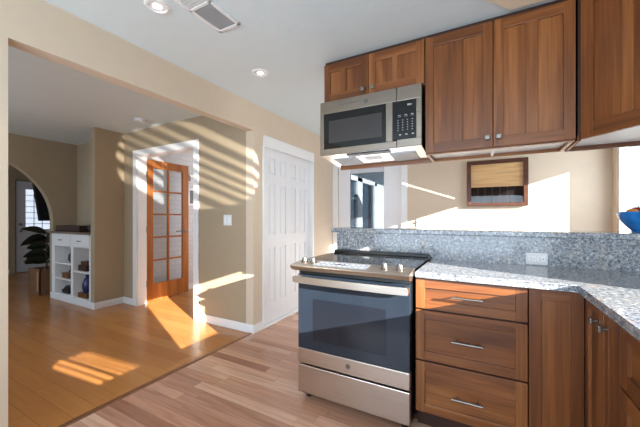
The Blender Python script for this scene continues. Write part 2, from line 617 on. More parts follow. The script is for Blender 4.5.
# wall behind the camera with two wide openings added for daylight
w = MB()
w.box(-9.1, -8.5, -1.8, -1.9, 0, H); w.box(-8.5, -6.3, -1.8, -1.9, 0, 0.5); w.box(-8.5, -6.3, -1.8, -1.9, 2.1, H)
w.box(-6.3, -5.7, -1.8, -1.9, 0, H); w.box(-5.7, -2.5, -1.8, -1.9, 2.25, H); w.box(-2.5, -2.0, -1.8, -1.9, 0, H)
w.box(-2.0, 1.0, -1.8, -1.9, 2.25, H); w.box(1.0, 1.3, -1.8, -1.9, 0, H)
struct('wall_rear', w, M['wall'])
struct('wall_sun_block', MB().box(1.3, 1.5, -6.6, -1.9, 0, 5.5), M['siding'])  # unseen wall added to keep sun out of the rear openings
struct('ground_rear', MB().box(-9.1, 1.3, -6.6, -1.9, -0.2, -0.1), M['ground'])
# half wall under the bar ledge
struct('eave_sun_cut', MB().box(1.3, 1.8, 2.4, 4.8, 2.04, 2.16), M['siding'], 'added white eave cutting the sun above the breakfast room window', 'roof')  # eave added to set the top edge of the sun patch
struct('wall_half', MB().box(-1.12, 1.2, 2.392, 2.50, 0, 1.093), M['wall'], 'half wall carrying the granite bar ledge', 'wall')


# baseboards
def base(name, x0, x1, y0, y1, h=0.09):
    struct(name, MB().box(x0, x1, y0, y1, 0, h, 0.004), M['white'], cat='baseboard')


base('baseboard_dining', -2.965, -2.14, 2.446, 2.459)
base('baseboard_corner', -2.139, -2.126, 2.446, 2.605)
base('baseboard_dining.001', -4.54, -4.29, 2.446, 2.459)
base('baseboard_stub', -4.539, -4.526, 2.076, 2.446)
base('baseboard_stub.001', -4.65, -4.539, 2.076, 2.089)
base('baseboard_entry', -8.999, -8.985, -1.0, 2.52, 0.10)
base('baseboard_hall', -4.419, -4.405, 2.75, 5.1)
base('baseboard_left', -2.139, -2.126, 3.80, 4.35)

# ------------------------------------------------------------------ office doorway: casing, glazed wooden door
t = MB()
for y0, y1 in ((2.440, 2.459),):
    t.box(-4.29, -4.205, y0, y1, 0, 2.145, 0.004)
    t.box(-3.05, -2.97, y0, y1, 0, 2.145, 0.004)
    t.box(-4.205, -3.05, y0, y1, 2.065, 2.145, 0.004)
t.box(-4.215, -4.20, 2.459, 2.585, 0, 2.075)
t.box(-3.055, -3.04, 2.459, 2.585, 0, 2.075)
t.box(-4.20, -3.055, 2.459, 2.585, 2.06, 2.075)
struct('trim_3', t, M['white'], 'white casing around the office doorway', 'door casing')


def plus(mb, x0, x1, y0, y1, z0, z1, bev=0.003):
    return mb.box(x0, x1, y0, y1, z0, z1, bev)


# leaf, opened back into the hall, lying along Y (thin in X)
dx0, dx1, dy0, dy1, dz0, dz1 = -4.275, -4.235, 2.60, 3.30, 0.012, 2.055
f = MB()
st, tr, br_ = 0.105, 0.115, 0.245
plus(f, dx0, dx1, dy0, dy0 + st, dz0, dz1); plus(f, dx0, dx1, dy1 - st, dy1, dz0, dz1)
plus(f, dx0, dx1, dy0 + st, dy1 - st, dz0, dz0 + br_); plus(f, dx0, dx1, dy0 + st, dy1 - st, dz1 - tr, dz1)
door = f.build('door_1', M['oak_door'], at=(-4.255, 2.60, 0.012))
tag(door, 'orange wooden ten pane glazed door standing open into the hall', 'door', kind='structure')
mu = MB()
gy0, gy1, gz0, gz1 = dy0 + st, dy1 - st, dz0 + br_, dz1 - tr
mu.box(dx0 + .004, dx1 - .004, (gy0 + gy1) / 2 - .013, (gy0 + gy1) / 2 + .013, gz0, gz1, 0.003)
for i in range(1, 5):
    z = gz0 + (gz1 - gz0) * i / 5
    mu.box(dx0 + .004, dx1 - .004, gy0, gy1, z - .013, z + .013, 0.003)
mu.build('muntins', M['oak_door'], door)
MB().box(-4.2575, -4.2525, gy0, gy1, gz0, gz1).build('panes', M['glass'], door)['label'] = 'clear glass panes'
h = MB()
for sx in (-1, 1):
    xb = -4.255 + sx * 0.020
    h.cyl((xb, 3.245, 1.0), (xb + sx * 0.012, 3.245, 1.0), 0.026)
    h.cyl((xb, 3.245, 1.0), (xb + sx * 0.05, 3.245, 1.0), 0.009)
    h.tube([(xb + sx * 0.05, 3.25, 1.0), (xb + sx * 0.052, 3.2, 1.002), (xb + sx * 0.048, 3.14, 0.998)], 0.008)
h.build('lever_handle', M['bronze'], door, smooth=True)['label'] = 'dark lever handle'
for z in (0.28, 1.05, 1.83):
    MB().cyl((-4.222, 2.592, z - .045), (-4.222, 2.592, z + .045), 0.008).box(-4.236, -4.2, 2.575, 2.595, z - .045, z + .045).build('hinge', M['nickel'], door)

# things on the hall wall seen past the door
fr = MB()
fr.box(-4.419, -4.395, 3.42, 3.68, 1.68, 1.72, .003); fr.box(-4.419, -4.395, 3.42, 3.68, 1.42, 1.46, .003)
fr.box(-4.419, -4.395, 3.42, 3.45, 1.46, 1.68, .003); fr.box(-4.419, -4.395, 3.65, 3.68, 1.46, 1.68, .003)
pic = thing('picture_frame', 'small grey panel in a white frame on the brick hall wall', 'picture', (-4.42, 3.55, 1.42))
fr.build('frame', M['white'], pic)
MB().box(-4.419, -4.405, 3.45, 3.65, 1.46, 1.68).build('grey_panel', M['vent_grey'], pic)
bx = thing('wall_shelf', 'white ledge shelf above the grey framed panel in the hall', 'shelf', (-4.42, 3.55, 1.88))
MB().box(-4.419, -4.33, 3.40, 3.72, 1.90, 1.94, .003).build('shelf_board', M['white'], bx)
MB().box(-4.419, -4.39, 3.46, 3.48, 1.84, 1.90).build('bracket', M['white'], bx)
MB().box(-4.419, -4.39, 3.64, 3.66, 1.84, 1.90).build('bracket', M['white'], bx)

# ------------------------------------------------------------------ closet: header trim, jambs, two six-panel sliding doors, track
t = MB()
t.box(-2.139, -2.12, 2.612, 3.72, 2.0, 2.126, .004)
t.box(-2.139, -2.122, 2.60, 2.632, 0, 2.0, .003)
t.box(-2.139, -2.122, 3.68, 3.715, 0, 2.0, .003)
t.box(-2.24, -2.139, 2.616, 2.632, 0, 2.06); t.box(-2.24, -2.139, 3.68, 3.699, 0, 2.06)
t.box(-2.24, -2.122, 2.632, 3.68, 0.0, 0.022, .003)
struct('trim_4', t, M['white'], 'white header board, jambs and bottom track of closet', 'trim')


def six_panel(name, x_face, y0, y1, label):
    z0, z1, th = 0.028, 2.035, 0.032
    d = MB()
    d.box(x_face - th, x_face - 0.012, y0, y1, z0, z1)
    wd = y1 - y0
    ss, cs = 0.10, 0.09
    rails = [(z0, z0 + .22), (0.88, 1.02), (1.60, 1.71), (z1 - .13, z1)]
    a0, a1 = y0 + ss, (y0 + y1) / 2 - cs / 2
    b0, b1 = (y0 + y1) / 2 + cs / 2, y1 - ss
    for s0, s1 in ((y0, a0), (a1, b0), (b1, y1)):
        d.box(x_face - .014, x_face, s0, s1, z0, z1, .003)
    for r0, r1 in rails:
        d.box(x_face - .014, x_face - .0005, a0 - .002, a1 + .002, r0, r1, .003)
        d.box(x_face - .014, x_face - .0005, b0 - .002, b1 + .002, r0, r1, .003)
    o = d.build(name, M['door_white'], at=(x_face - .01, y0, z0))
    tag(o, label, 'door', kind='structure')
    for (r0, r1) in zip(rails, rails[1:]):
        for (c0, c1) in ((a0, a1), (b0, b1)):
            MB().box(x_face - .016, x_face - .003, c0 + .014, c1 - .014, r0[1] + .016, r1[0] - .016, .006, 1).build('raised_panel', M['door_white'], o)


six_panel('door_2', -2.150, 2.633, 3.165, 'white six panel sliding closet door next to the wall corner')
six_panel('door_3', -2.190, 3.11, 3.679, 'white six panel sliding closet door farther into the kitchen')

# ------------------------------------------------------------------ ceiling fittings
for lab, x, y in (('round recessed ceiling light beside the air vent', -1.629, 1.064), ('round recessed ceiling light farther from the air vent, toward the closet', -1.634, 1.963)):
    o = thing('recessed_light', lab, 'ceiling light', (x, y, H), 'recessed ceiling lights')
    MB().lathe([(0.046, -0.002), (0.050, -0.010), (0.062, -0.008), (0.068, 0.0), (0.046, 0.0)], (x, y, H), 32).build('trim_ring', M['white'], o, smooth=True)
    MB().cyl((x, y, H - .004), (x, y, H - .001), 0.046, n=32).build('baffle', M['white'], o)
    MB().cyl((x, y, H - .007), (x, y, H - .003), 0.022, n=24).build('lamp_disc', M['lamp'], o)
    lamp('downlight', 'SPOT', (x, y, H - .02), (0, 0, -1), 14, (1, .95, .86), spot_size=R(110), spot_blend=0.6, shadow_soft_size=.05)
v = thing('ceiling_vent', 'white rectangular air vent with grey louvres in the ceiling', 'vent', (-1.436, 1.18, H))
fr = MB()
vx0, vx1, vy0, vy1 = -1.50, -1.325, 0.91, 1.407
for a in ((vx0, vx1, vy0, vy0 + .022), (vx0, vx1, vy1 - .022, vy1), (vx0, vx0 + .02, vy0, vy1), (vx1 - .02, vx1, vy0, vy1), (vx0, vx1, 1.165, 1.185)):
    fr.box(a[0], a[1], a[2], a[3], H - .012, H, .003)
fr.build('frame', M['white'], v)
MB().box(vx0 + .02, vx1 - .02, vy0 + .02, vy1 - .02, H - .002, H + .001).build('duct_opening', M['vent_grey'], v)
lv = MB()
for i in range(14):
    x = vx0 + .026 + i * (vx1 - vx0 - .05) / 13
    lv.prism([(x - .004, H - .003), (x + .003, H - .010), (x + .0045, H - .009), (x - .002, H - .002)], 1, 1.185, vy1 - .022)
lv.build('louvre_panel', M['louvre'], v)
MB().box(vx0 + .02, vx1 - .02, 1.185, vy1 - .022, H - .0075, H - .004).build('louvre_backing', M['louvre'], v)
lv = MB()
for i in range(12):
    x = vx0 + .026 + i * (vx1 - vx0 - .05) / 11
    lv.box(x - .0022, x + .0022, vy0 + .022, 1.165, H - .009, H - .003)
for i in range(12):
    y = vy0 + .034 + i * (1.155 - vy0 - .034) / 11
    lv.box(vx0 + .02, vx1 - .02, y - .0022, y + .0022, H - .009, H - .003)
lv.build('grid_panel', M['white'], v)
o = thing('smoke_detector', 'round white smoke detector on the dining ceiling', 'smoke detector', (-3.70, 2.2, H))
MB().lathe([(0.07, 0.0), (0.07, -0.018), (0.058, -0.034), (0.0, -0.036)], (-3.70, 2.2, H), 32).build('housing', M['plastic'], o, smooth=True)
MB().cyl((-3.70, 2.2, H - .040), (-3.70, 2.2, H - .034), 0.02).build('test_button', M['greywhite'], o)


# ------------------------------------------------------------------ switches and socket
def switch_plate(label, x0, x1, z0, z1, y, gangs, group=None):
    o = thing('switch_plate', label, 'light switch', ((x0 + x1) / 2, y, z0), group)
    MB().box(x0, x1, y - .007, y, z0, z1, .003).build('plate', M['plastic'], o)
    for i in range(gangs):
        cx = x0 + (x1 - x0) * (i + .5) / gangs
        zc = (z0 + z1) / 2
        MB().box(cx - .017, cx + .017, y - .011, y - .006, zc - .034, zc + .034, .002).build('rocker', M['white'], o)


switch_plate('double white light switch on the dining wall', -2.565, -2.445, 1.132, 1.25, 2.459, 2)
o = thing('switch_plate', 'white four gang toggle switch low on the sunlit breakfast room wall', 'light switch', (-.754, 4.359, 1.09))
MB().box(-.845, -.664, 4.350, 4.359, 1.09, 1.205, .003).build('plate', M['plastic'], o)
for i in range(4):
    cx = -.822 + i * .045
    MB().box(cx - .005, cx + .005, 4.330, 4.352, 1.142, 1.166, .002).build('toggle', M['white'], o)
o = thing('power_outlet', 'white double power outlet set sideways in the granite backsplash', 'outlet', (.288, 2.36, .919))
MB().box(.232, .346, 2.353, 2.3595, .919, .993, .003).build('plate', M['plastic'], o)
for cx in (.265, .313):
    MB().box(cx - .019, cx + .019, 2.3505, 2.354, .939, .973, .004).build('receptacle', M['white'], o)
    MB().box(cx - .009, cx - .003, 2.350, 2.3506, .961, .964).box(cx - .009, cx - .002, 2.350, 2.3506, .948, .951).cyl((cx + .009, 2.350, .956), (cx + .009, 2.3506, .956), .003, n=10).build('slots', M['slot'], o)

# ------------------------------------------------------------------ granite worktop, backsplash, ledge
CT = 0.914
wt = MB().prism([(-.352, 1.765), (.375, 1.765), (.375, -.9), (1.198, -.9), (1.198, 2.359), (-.352, 2.359)], 2, CT - .034, CT)
bmesh.ops.bevel(wt.bm, geom=[e for e in wt.bm.edges], offset=.006, segments=2, affect='EDGES')
tag(wt.build('worktop', M['granite'], at=(.4, 2.0, CT - .034)), 'speckled grey granite kitchen worktop in an L shape', 'countertop')
tag(MB().box(-1.12, 1.198, 2.360, 2.3915, CT - .01, 1.093).build('backsplash', M['granite'], at=(0, 2.36, CT)), 'upright speckled blue grey granite backsplash behind range and worktop', 'backsplash')
tag(MB().box(-1.168, 1.198, 2.340, 2.66, 1.0935, 1.130, .005).build('bar_ledge', M['granite'], at=(0, 2.5, 1.0935)), 'long granite bar ledge on top of the half wall', 'ledge')


# ------------------------------------------------------------------ cabinet parts
def pull(parent, cx, z, o3, rz, half=.062, name='handle'):
    """bar pull in local face coordinates, face at y=0 looking along -y"""
    b = MB()
    b.tube([(cx - half - .012, -.030, z), (cx + half + .012, -.030, z)], .0062, 12)
    for sx in (-1, 1):
        b.cyl((cx + sx * half * .8, 0.002, z), (cx + sx * half * .8, -.030, z), .0045, n=10)
    return b.build(name, M['nickel'], parent, at=o3, rz=rz, rel=True, smooth=True)


def knob(parent, cx, z, o3, rz):
    b = MB()
    b.cyl((cx, .002, z), (cx, -.016, z), .006, n=12)
    b.box(cx - .0135, cx + .0135, -.027, -.015, z - .0135, z + .0135, .003)
    return b.build('knob', M['nickel'], parent, at=o3, rz=rz, rel=True)


def shaker(parent, kind, x0, x1, z0, z1, o3, rz, stile=.052, rail=.052, mid=None, grain='z', th=.02):
    """framed door or drawer front; face at local y=0"""
    f = MB()
    f.box(x0, x0 + stile, 0, th, z0, z1, .002)
    f.box(x1 - stile, x1, 0, th, z0, z1, .002)
    px0, px1 = x0 + stile, x1 - stile
    spans = [(px0, px1)]
    if mid:
        m0, m1 = mid
        f.box(m0, m1, 0.0015, th, z0 + rail - .004, z1 - rail + .004, .002)
        spans = [(px0, m0), (m1, px1)]
    nv = len(f.bm.faces)
    f.box(px0 - .004, px1 + .004, 0.0008, th - .001, z0, z0 + rail, .002)
    f.box(px0 - .004, px1 + .004, 0.0008, th - .001, z1 - rail, z1, .002)
    f.bm.faces.ensure_lookup_table()
    for fc in f.bm.faces[nv:]:
        fc.material_index = 1
    d = f.build(kind, M['cherry_z'], parent, at=o3, rz=rz, rel=True)
    d.data.materials.append(M['cherry_x'])
    for a, b in spans:
        MB().box(a, b, .011, th - .001, z0 + rail, z1 - rail).build('panel', M['cherry_z'] if grain == 'z' else M['cherry_x'], d, at=o3, rz=rz, rel=True)
    return d


# --- base cabinet with three drawers, between range and corner
FY = 1.79
o = thing('base_cabinet', 'cherry base cabinet with three stacked drawers beside the range', 'cabinet', (-.085, 2.08, 0))
MB().box(-.352, .185, FY + .022, 2.355, .105, .878).box(-.352, .185, FY + .075, 2.355, 0, .105).build('carcass', M['cherry_dark'], o, at=(-.085, 2.08, 0))
for z0, z1, hz in ((.703, .872, .790), (.412, .693, .551), (.115, .402, .246)):
    d = shaker(o, 'drawer', -.350, .184, z0, z1, (0, FY, 0), 0, .05, .05, grain='x')
    pull(d, -.083, hz, (0, FY, 0), 0)
# --- corner base cabinet: blind panel on the A face and the first door on the right run
o = thing('base_cabinet', 'cherry corner base cabinet with tall folding door under the worktop bend', 'cabinet', (.6, 2.08, 0))
MB().prism([(.189, FY + .022), (.420, FY + .022), (.420, 1.545), (1.19, 1.545), (1.19, 2.355), (.189, 2.355)], 2, .105, .878).prism([(.189, FY + .075), (.475, FY + .075), (.475, 1.545), (1.19, 1.545), (1.19, 2.355), (.189, 2.355)], 2, 0, .105).build('carcass', M['cherry_dark'], o, at=(.6, 2.08, 0))
shaker(o, 'door', .189, .398, .115, .872, (0, FY, 0), 0, .05, .05)
FX = .40
ORG = (FX, 0, 0)
RZ = R(-90)   # local x = -Y world, face looks along -X
d = shaker(o, 'door', -1.785, -1.545, .115, .872, ORG, RZ, .05, .05)
knob(d, -1.615, .80, ORG, RZ)
# --- narrow cabinet
o = thing('base_cabinet', 'narrow cherry base cabinet with one slim door beside the corner cabinet', 'cabinet', (.8, 1.46, 0))
MB().box(.422, 1.19, 1.382, 1.541, .105, .878).box(.475, 1.19, 1.382, 1.541, 0, .105).build('carcass', M['cherry_dark'], o, at=(.8, 1.46, 0))
d = shaker(o, 'door', -1.539, -1.384, .115, .872, ORG, RZ, .045, .05)
knob(d, -1.51, .80, ORG, RZ)
# --- drawers on the right run
o = thing('base_cabinet', 'cherry base cabinet with wide drawers on the right hand run of worktop', 'cabinet', (.8, 1.0, 0))
MB().box(.422, 1.19, .62, 1.378, .105, .878).box(.475, 1.19, .62, 1.378, 0, .105).build('carcass', M['cherry_dark'], o, at=(.8, 1.0, 0))
for z0, z1 in ((.655, .872), (.39, .645), (.115, .38)):
    d = shaker(o, 'drawer', -1.376, -.622, z0, z1, ORG, RZ, .055, .055, grain='x')
    pull(d, -1.0, (z0 + z1) / 2, ORG, RZ)
o = thing('base_cabinet', 'plain cherry sink base cabinet with two doors under the kitchen window', 'cabinet', (.8, .1, 0))
MB().box(.422, 1.19, -.88, .616, .105, .878).box(.475, 1.19, -.88, .616, 0, .105).build('carcass', M['cherry_dark'], o, at=(.8, .1, 0))
for a, b in ((-.614, .13), (.134, .878)):
    d = shaker(o, 'door', a, b, .115, .872, ORG, RZ, .055, .055)
    knob(d, b - .03 if a < 0 else a + .03, .80, ORG, RZ)

# ------------------------------------------------------------------ wall cabinets hung from the ceiling over the ledge
UZ = 1.632
UY = 2.06


def upper(label, x0, x1, z0, doors, under=True, back_z=None, knobs=()):
    o = thing('wall_cabinet', label, 'cabinet', ((x0 + x1) / 2, 2.22, z0))
    b = MB()
    b.box(x0, x0 + .018, UY + .022, 2.37, z0, 2.40); b.box(x1 - .018, x1, UY + .022, 2.37, z0, 2.40)
    b.box(x0 + .018, x1 - .018, UY + .022, UY + .045, z0, z0 + .04)
    b.box(x0 + .018, x1 - .018, UY + .045, 2.37, 2.38, 2.40)
    b.build('carcass', M['cherry_z'], o, at=((x0 + x1) / 2, 2.22, z0))
    MB().box(x0 + .018, x1 - .018, UY + .045, 2.37, z0 + .022, z0 + .034).build('underside', M['white'], o)['label'] = 'white underside'
    MB().box(x0, x1, 2.371, 2.39, back_z or z0, 2.415).build('back_panel', M['cherry_x'], o)
    MB().box(x0, x1, UY + .03, 2.38, 2.40, 2.418).build('top_shadow_filler', M['cherry_dark'], o)  # dark strip painting the shadow line below the ceiling
    for (a, bb, m, k) in doors:
        d = shaker(o, 'door', a, bb, z0 + .006, 2.385, (0, UY, 0), 0, .05, .06, mid=m)
        if k is not None:
            knob(d, k, z0 + .06 if z0 < 2 else z0 + .045, (0, UY, 0), 0)
    return o


upper('short cherry wall cabinet with two doors above the microwave', -1.09, -.347, 2.095,
      [(-1.086, -.733, (-.950, -.905), -.768), (-.729, -.350, (-.56, -.515), -.695)], back_z=1.628)
uo = upper('tall cherry wall cabinet with two doors beside the microwave', -.343, .425, UZ,
           [(-.341, .040, (-.176, -.119), .012), (.044, .423, (.204, .259), .071)])
MB().box(.034, .05, UY + .05, 2.36, UZ + .004, UZ + .022).build('divider', M['white'], uo)
# diagonal corner cabinet
ang = R(-50)
ox, oy = .436, 2.06
Ld = .47
ex, ey = ox + Ld * math.cos(ang), oy + Ld * math.sin(ang)
o = thing('wall_cabinet', 'diagonal cherry corner wall cabinet over the end of the worktop', 'cabinet', (.85, 2.1, UZ))
n_ = Vector((math.sin(ang), -math.cos(ang)))     # outward face normal
inn = -n_ * .022
poly = [(ox, 2.37), (ox, oy + .022), (ox + inn.x + .002, oy + inn.y), (ex + inn.x, ey + inn.y), (1.19, ey + inn.y), (1.19, 2.37)]
MB().prism(poly, 2, UZ + .03, 2.40).build('carcass', M['cherry_dark'], o, at=(.85, 2.1, UZ))
sh = [(p[0] * .96 + .85 * .04, p[1] * .96 + 2.1 * .04) for p in poly]
MB().prism(sh, 2, UZ + .020, UZ + .0295).build('underside', M['white'], o, at=(.85, 2.1, UZ))['label'] = 'white underside'
MB().box(ox, 1.19, 2.371, 2.39, UZ - .004, 2.415).build('back_panel', M['cherry_x'], o)
MB().box(ox, ox + .016, oy + .03, 2.37, UZ, 2.40).build('side_panel', M['cherry_z'], o)
MB().prism([(p[0], p[1]) for p in poly], 2, 2.401, 2.418).build('top_shadow_filler', M['cherry_dark'], o, at=(.85, 2.1, 2.4))
shaker(o, 'door', .008, Ld - .004, UZ + .006, 2.385, (ox, oy, 0), ang, .06, .07, mid=(.19, .235))
lp = MB().box(.008, Ld - .004, .002, .02, UZ - .0, UZ + .0055)
lp.build('bottom_rail', M['cherry_x'], o, at=(ox, oy, 0), rz=ang, rel=True)

# unseen wall cabinet, added past the diagonal one to shade the closet
o = thing('wall_cabinet', 'unseen cherry wall cabinet added past the diagonal corner cabinet for its shade', 'cabinet', (1.04, 1.4, UZ))
MB().box(.892, 1.195, 1.12, 1.695, UZ, 2.40).build('carcass', M['cherry_dark'], o, at=(1.04, 1.4, UZ))
d = shaker(o, 'door', -1.69, -1.125, UZ + .006, 2.385, (.87, 0, 0), R(-90), .055, .06, mid=(-1.43, -1.385))
knob(d, -1.15, UZ + .06, (.87, 0, 0), R(-90))

# ------------------------------------------------------------------ microwave
mx0, mx1, my, mz0, mz1 = -1.105, -.359, 2.03, 1.69, 2.092
o = thing('microwave', 'stainless over the range microwave under the short cherry cabinet', 'microwave', (-.732, 2.2, mz0))
MB().box(mx0 + .004, mx1 - .004, my + .03, 2.368, mz0 + .004, mz1 - .002).build('housing', M['black'], o, at=(-.732, 2.2, mz0))
d = MB()
wx0, wx1, wz0, wz1 = -1.074, -.595, 1.735, 2.0
d.box(mx0, wx0, my, my + .03, mz0, mz1, .003)
d.box(wx0, -.522, my, my + .03, wz1, mz1, .003)
d.box(wx0, -.522, my, my + .03, mz0, wz0, .003)
d.box(wx1, -.549, my, my + .03, wz0, wz1, .003)
door = d.build('door', M['steel_dark'], o, at=(-.732, my, mz0))
MB().box(wx0 - .002, wx1 + .002, my + .004, my + .02, wz0 - .002, wz1 + .002).build('glass_border', M['black_gloss'], door)
MB().box(-1.032, -.624, my + .003, my + .005, 1.778, 1.945).build('window', M['window_grey'], door)
MB().cyl((-.737, my + .004, 2.042), (-.737, my - .0012, 2.042), .0165, n=28).build('emblem', M['nickel'], door)
rg = MB()
nn = 28
for r0, r1 in ((.0125, .0142),):
    for i in range(nn):
        a0, a1 = 2 * math.pi * i / nn, 2 * math.pi * (i + 1) / nn
        q = [(-.737 + r * math.cos(a), my - .0016, 2.042 + r * math.sin(a)) for r, a in ((r0, a0), (r1, a0), (r1, a1), (r0, a1))]
        rg.bm.faces.new([rg.bm.verts.new(p) for p in q])
rg.build('emblem_ring', M['slot'], door)
lettering('GE', .015, 'emblem_letters', M['slot'], door, (-.737, my - .0016, 2.042), (R(90), 0, 0))
cp = MB()
cp.box(-.549, mx1, my, my + .03, 2.0, mz1, .002) if False else None
cp.box(-.520, mx1, my, my + .03, 1.998, mz1, .003).box(-.520, mx1, my, my + .03, mz0, 1.742, .003).box(-.394, mx1, my, my + .03, 1.742, 1.998, .003)
cpo = cp.build('control_surround', M['steel_dark'], o, at=(-.45, my, mz0))
k = MB().box(-.550, -.393, my + .001, my + .025, 1.741, 1.999)
nf = len(k.bm.faces)
for i in range(3):
    k.box(-.512 + i * .042, -.494 + i * .042, my + .0004, my + .0012, 1.9, 1.904)
    k.box(-.512 + i * .042, -.490 + i * .042, my + .0004, my + .0012, 1.891, 1.893)
    k.box(-.505 + i * .042, -.491 + i * .042, my + .0004, my + .0012, 1.768, 1.776)
for r_ in range(5):
    for i in range(4):
        k.box(-.515 + i * .031, -.508 + i * .031, my + .0004, my + .0012, 1.80 + r_ * .0165, 1.805 + r_ * .0165)
k.bm.faces.ensure_lookup_table()
for fc in k.bm.faces[nf:]:
    fc.material_index = 1
k.build('control_panel', M['black_gloss'], o).data.materials.append(M['mark'])
MB().box(-.450, -.441, my + .0004, my + .0014, 1.960, 1.972).box(-.438, -.429, my + .0004, my + .0014, 1.960, 1.972).box(-.425, -.420, my + .0004, my + .0014, 1.962, 1.968).build('clock_display', M['mark'], o)
u = MB().prism([(my + .015, mz0 + .004), (my + .015, mz0 - .001), (2.362, 1.652), (2.368, 1.66), (2.368, mz0 + .004)], 0, mx0 + .004, mx1 - .004)


def under(x0, x1, y0, y1, dz):
    sl_ = (1.652 - mz0 + .001) / (2.362 - my - .015)
    zz = lambda y: mz0 - .001 + sl_ * (y - my - .015)
    return MB().prism([(y0, zz(y0) + .003), (y0, zz(y0) - dz), (y1, zz(y1) - dz), (y1, zz(y1) + .003)], 0, x0, x1)


u.build('underside', M['chrome'], o)['label'] = 'bright metal underside'
for a, b in ((-1.04, -.86), (-.60, -.42)):
    under(a, b, my + .11, my + .29, .005).build('grease_filter', M['filter'], o)
under(-.90, -.58, my + .03, my + .075, .006).build('vent_slot', M['black'], o)
under(-.80, -.68, my + .13, my + .2, .004).build('light_lens', M['plastic'], o)

# ------------------------------------------------------------------ range
rx0, rx1 = -1.112, -.362
ry = 1.71
o = thing('range', 'stainless slide-in electric range with black glass cooktop', 'stove', (-.737, 2.03, 0))
MB().box(rx0 + .006, rx1 - .006, ry + .045, 2.335, .045, .905).build('body', M['black'], o, at=(-.737, 2.03, 0))
for x in (rx0 + .05, rx1 - .05):
    for y in (ry + .08, 2.26):
        MB().cyl((x, y, 0), (x, y, .05), .018, n=14).build('foot', M['black'], o)
# storage drawer
MB().box(rx0 + .012, rx1 - .004, ry + .002, ry + .045, .058, .243, .004).build('storage_drawer', M['steel'], o)
# oven door
d = MB().box(rx0 + .012, rx1 - .004, ry, ry + .045, .256, .352, .003).build('oven_door', M['steel'], o, at=(-.737, ry, .256))
MB().box(rx0 + .012, rx1 - .004, ry + .002, ry + .045, .353, .845, .003).build('door_glass', M['oven_glass'], d)['label'] = 'dark reflecting glass'
MB().box(-.985, -.50, ry + .0004, ry + .003, .42, .69, .002).build('oven_window', M['oven_inner'], d)
MB().cyl((-.738, ry + .002, .306), (-.738, ry - .0012, .306), .0165, n=28).build('emblem', M['nickel'], d)
lettering('GE', .015, 'emblem_letters', M['slot'], d, (-.738, ry - .0016, .306), (R(90), 0, 0))
# broad flat bar handle with end posts
hb = MB()
pr = []
for i in range(17):
    x = rx0 + .002 + (rx1 - rx0 - .004) * i / 16
    b_ = ry - .052 - .010 * math.sin(math.pi * i / 16)
    pr.append((x, b_))
outl = pr + [(x, y + .018) for x, y in pr[::-1]]
hb.prism(outl, 2, .795, .838)
bmesh.ops.bevel(hb.bm, geom=[e for e in hb.bm.edges if abs(e.verts[0].co.z - e.verts[1].co.z) < 1e-5], offset=.005, segments=2, affect='EDGES')
hb.box(rx0 + .004, rx0 + .03, ry - .045, ry + .004, .80, .833, .003).box(rx1 - .03, rx1 - .004, ry - .045, ry + .004, .80, .833, .003)
hb.build('handle', M['steel'], d, smooth=True)
# front control deck: wedge with lip
MB().prism([(1.645, .896), (1.640, .905), (1.648, .913), (1.80, .929), (1.80, .900), (1.70, .868), (1.66, .880)], 0, rx0 - .006, rx1 + .006).build('control_deck', M['steel'], o, at=(-.737, 1.7, .9))
MB().box(rx0 + .014, rx1 - .006, ry + .012, ry + .05, .847, .90).build('shadow_gap', M['black'], o)
k = MB().prism([(1.672, .9160), (1.672, .9168), (1.785, .9287), (1.785, .9270)], 0, -.965, -.615)
nf = len(k.bm.faces)
for i in range(9):
    for j in range(2):
        x = -.945 + i * .036
        y = 1.695 + j * .045
        zz = .9169 + (y - 1.672) * .1053
        k.box(x, x + (.02 if (i + j) % 3 else .012), y, y + .012, zz + .0008, zz + .0016)
k.bm.faces.ensure_lookup_table()
for fc in k.bm.faces[nf:]:
    fc.material_index = 1
k.build('touch_panel', M['dial_panel'], o).data.materials.append(M['mark'])
MB().box(-.83, -.76, 1.722, 1.748, .9236, .9248).build('clock_window', M['black_gloss'], o)
for x in (-1.06, -.995, -.515, -.425):
    kb = MB()
    kb.lathe([(.022, 0), (.023, .006), (.019, .012), (.0165, .030), (.0, .032)], (x, 1.73, .9215), 24)
    kn = kb.build('knob', M['nickel'], o, smooth=True)
    MB().box(x - .003, x + .003, 1.716, 1.744, .9515, .9575, .001).build('grip', M['steel'], kn)
MB().box(rx0 - .006, rx1 + .006, 1.80, 2.315, .9155, .9295, .003).build('cooktop', M['black_gloss'], o)
for cx, cy, rr in ((-.93, 1.97, .105), (-.55, 1.96, .09), (-.93, 2.19, .075), (-.55, 2.19, .1)):
    rg = MB()
    for i in range(40):
        a0, a1 = 2 * math.pi * i / 40, 2 * math.pi * (i + 1) / 40
        q = [(cx + r * math.cos(a), cy + r * math.sin(a), .9298) for r, a in ((rr - .002, a0), (rr, a0), (rr, a1), (rr - .002, a1))]
        rg.bm.faces.new([rg.bm.verts.new(p) for p in q])
    rg.build('burner_ring', M['vent_grey'], o)
MB().box(rx0 - .002, rx1 + .002, 2.29, 2.352, .929, .951, .004).build('rear_vent', M['black'], o)

# ------------------------------------------------------------------ bowl of fruit on the ledge
bxc, byc, bz = .835, 2.49, 1.1305
o = thing('fruit_bowl', 'glossy blue bowl of fruit on the granite ledge', 'bowl', (bxc, byc, bz))
sh_ = MB().lathe([(.060, 0), (.064, .004), (.060, .010), (.085, .035), (.110, .07), (.126, .105), (.132, .122), (.128, .124), (.120, .103), (.103, .07), (.078, .038), (.0, .018)], (bxc, byc, bz), 40)
sh_.bm.faces.ensure_lookup_table()
for fc in sh_.bm.faces[280:440]:
    fc.material_index = 1
sh_.build('shell', M['bowl'], o, smooth=True).data.materials.append(M['bowl_in'])


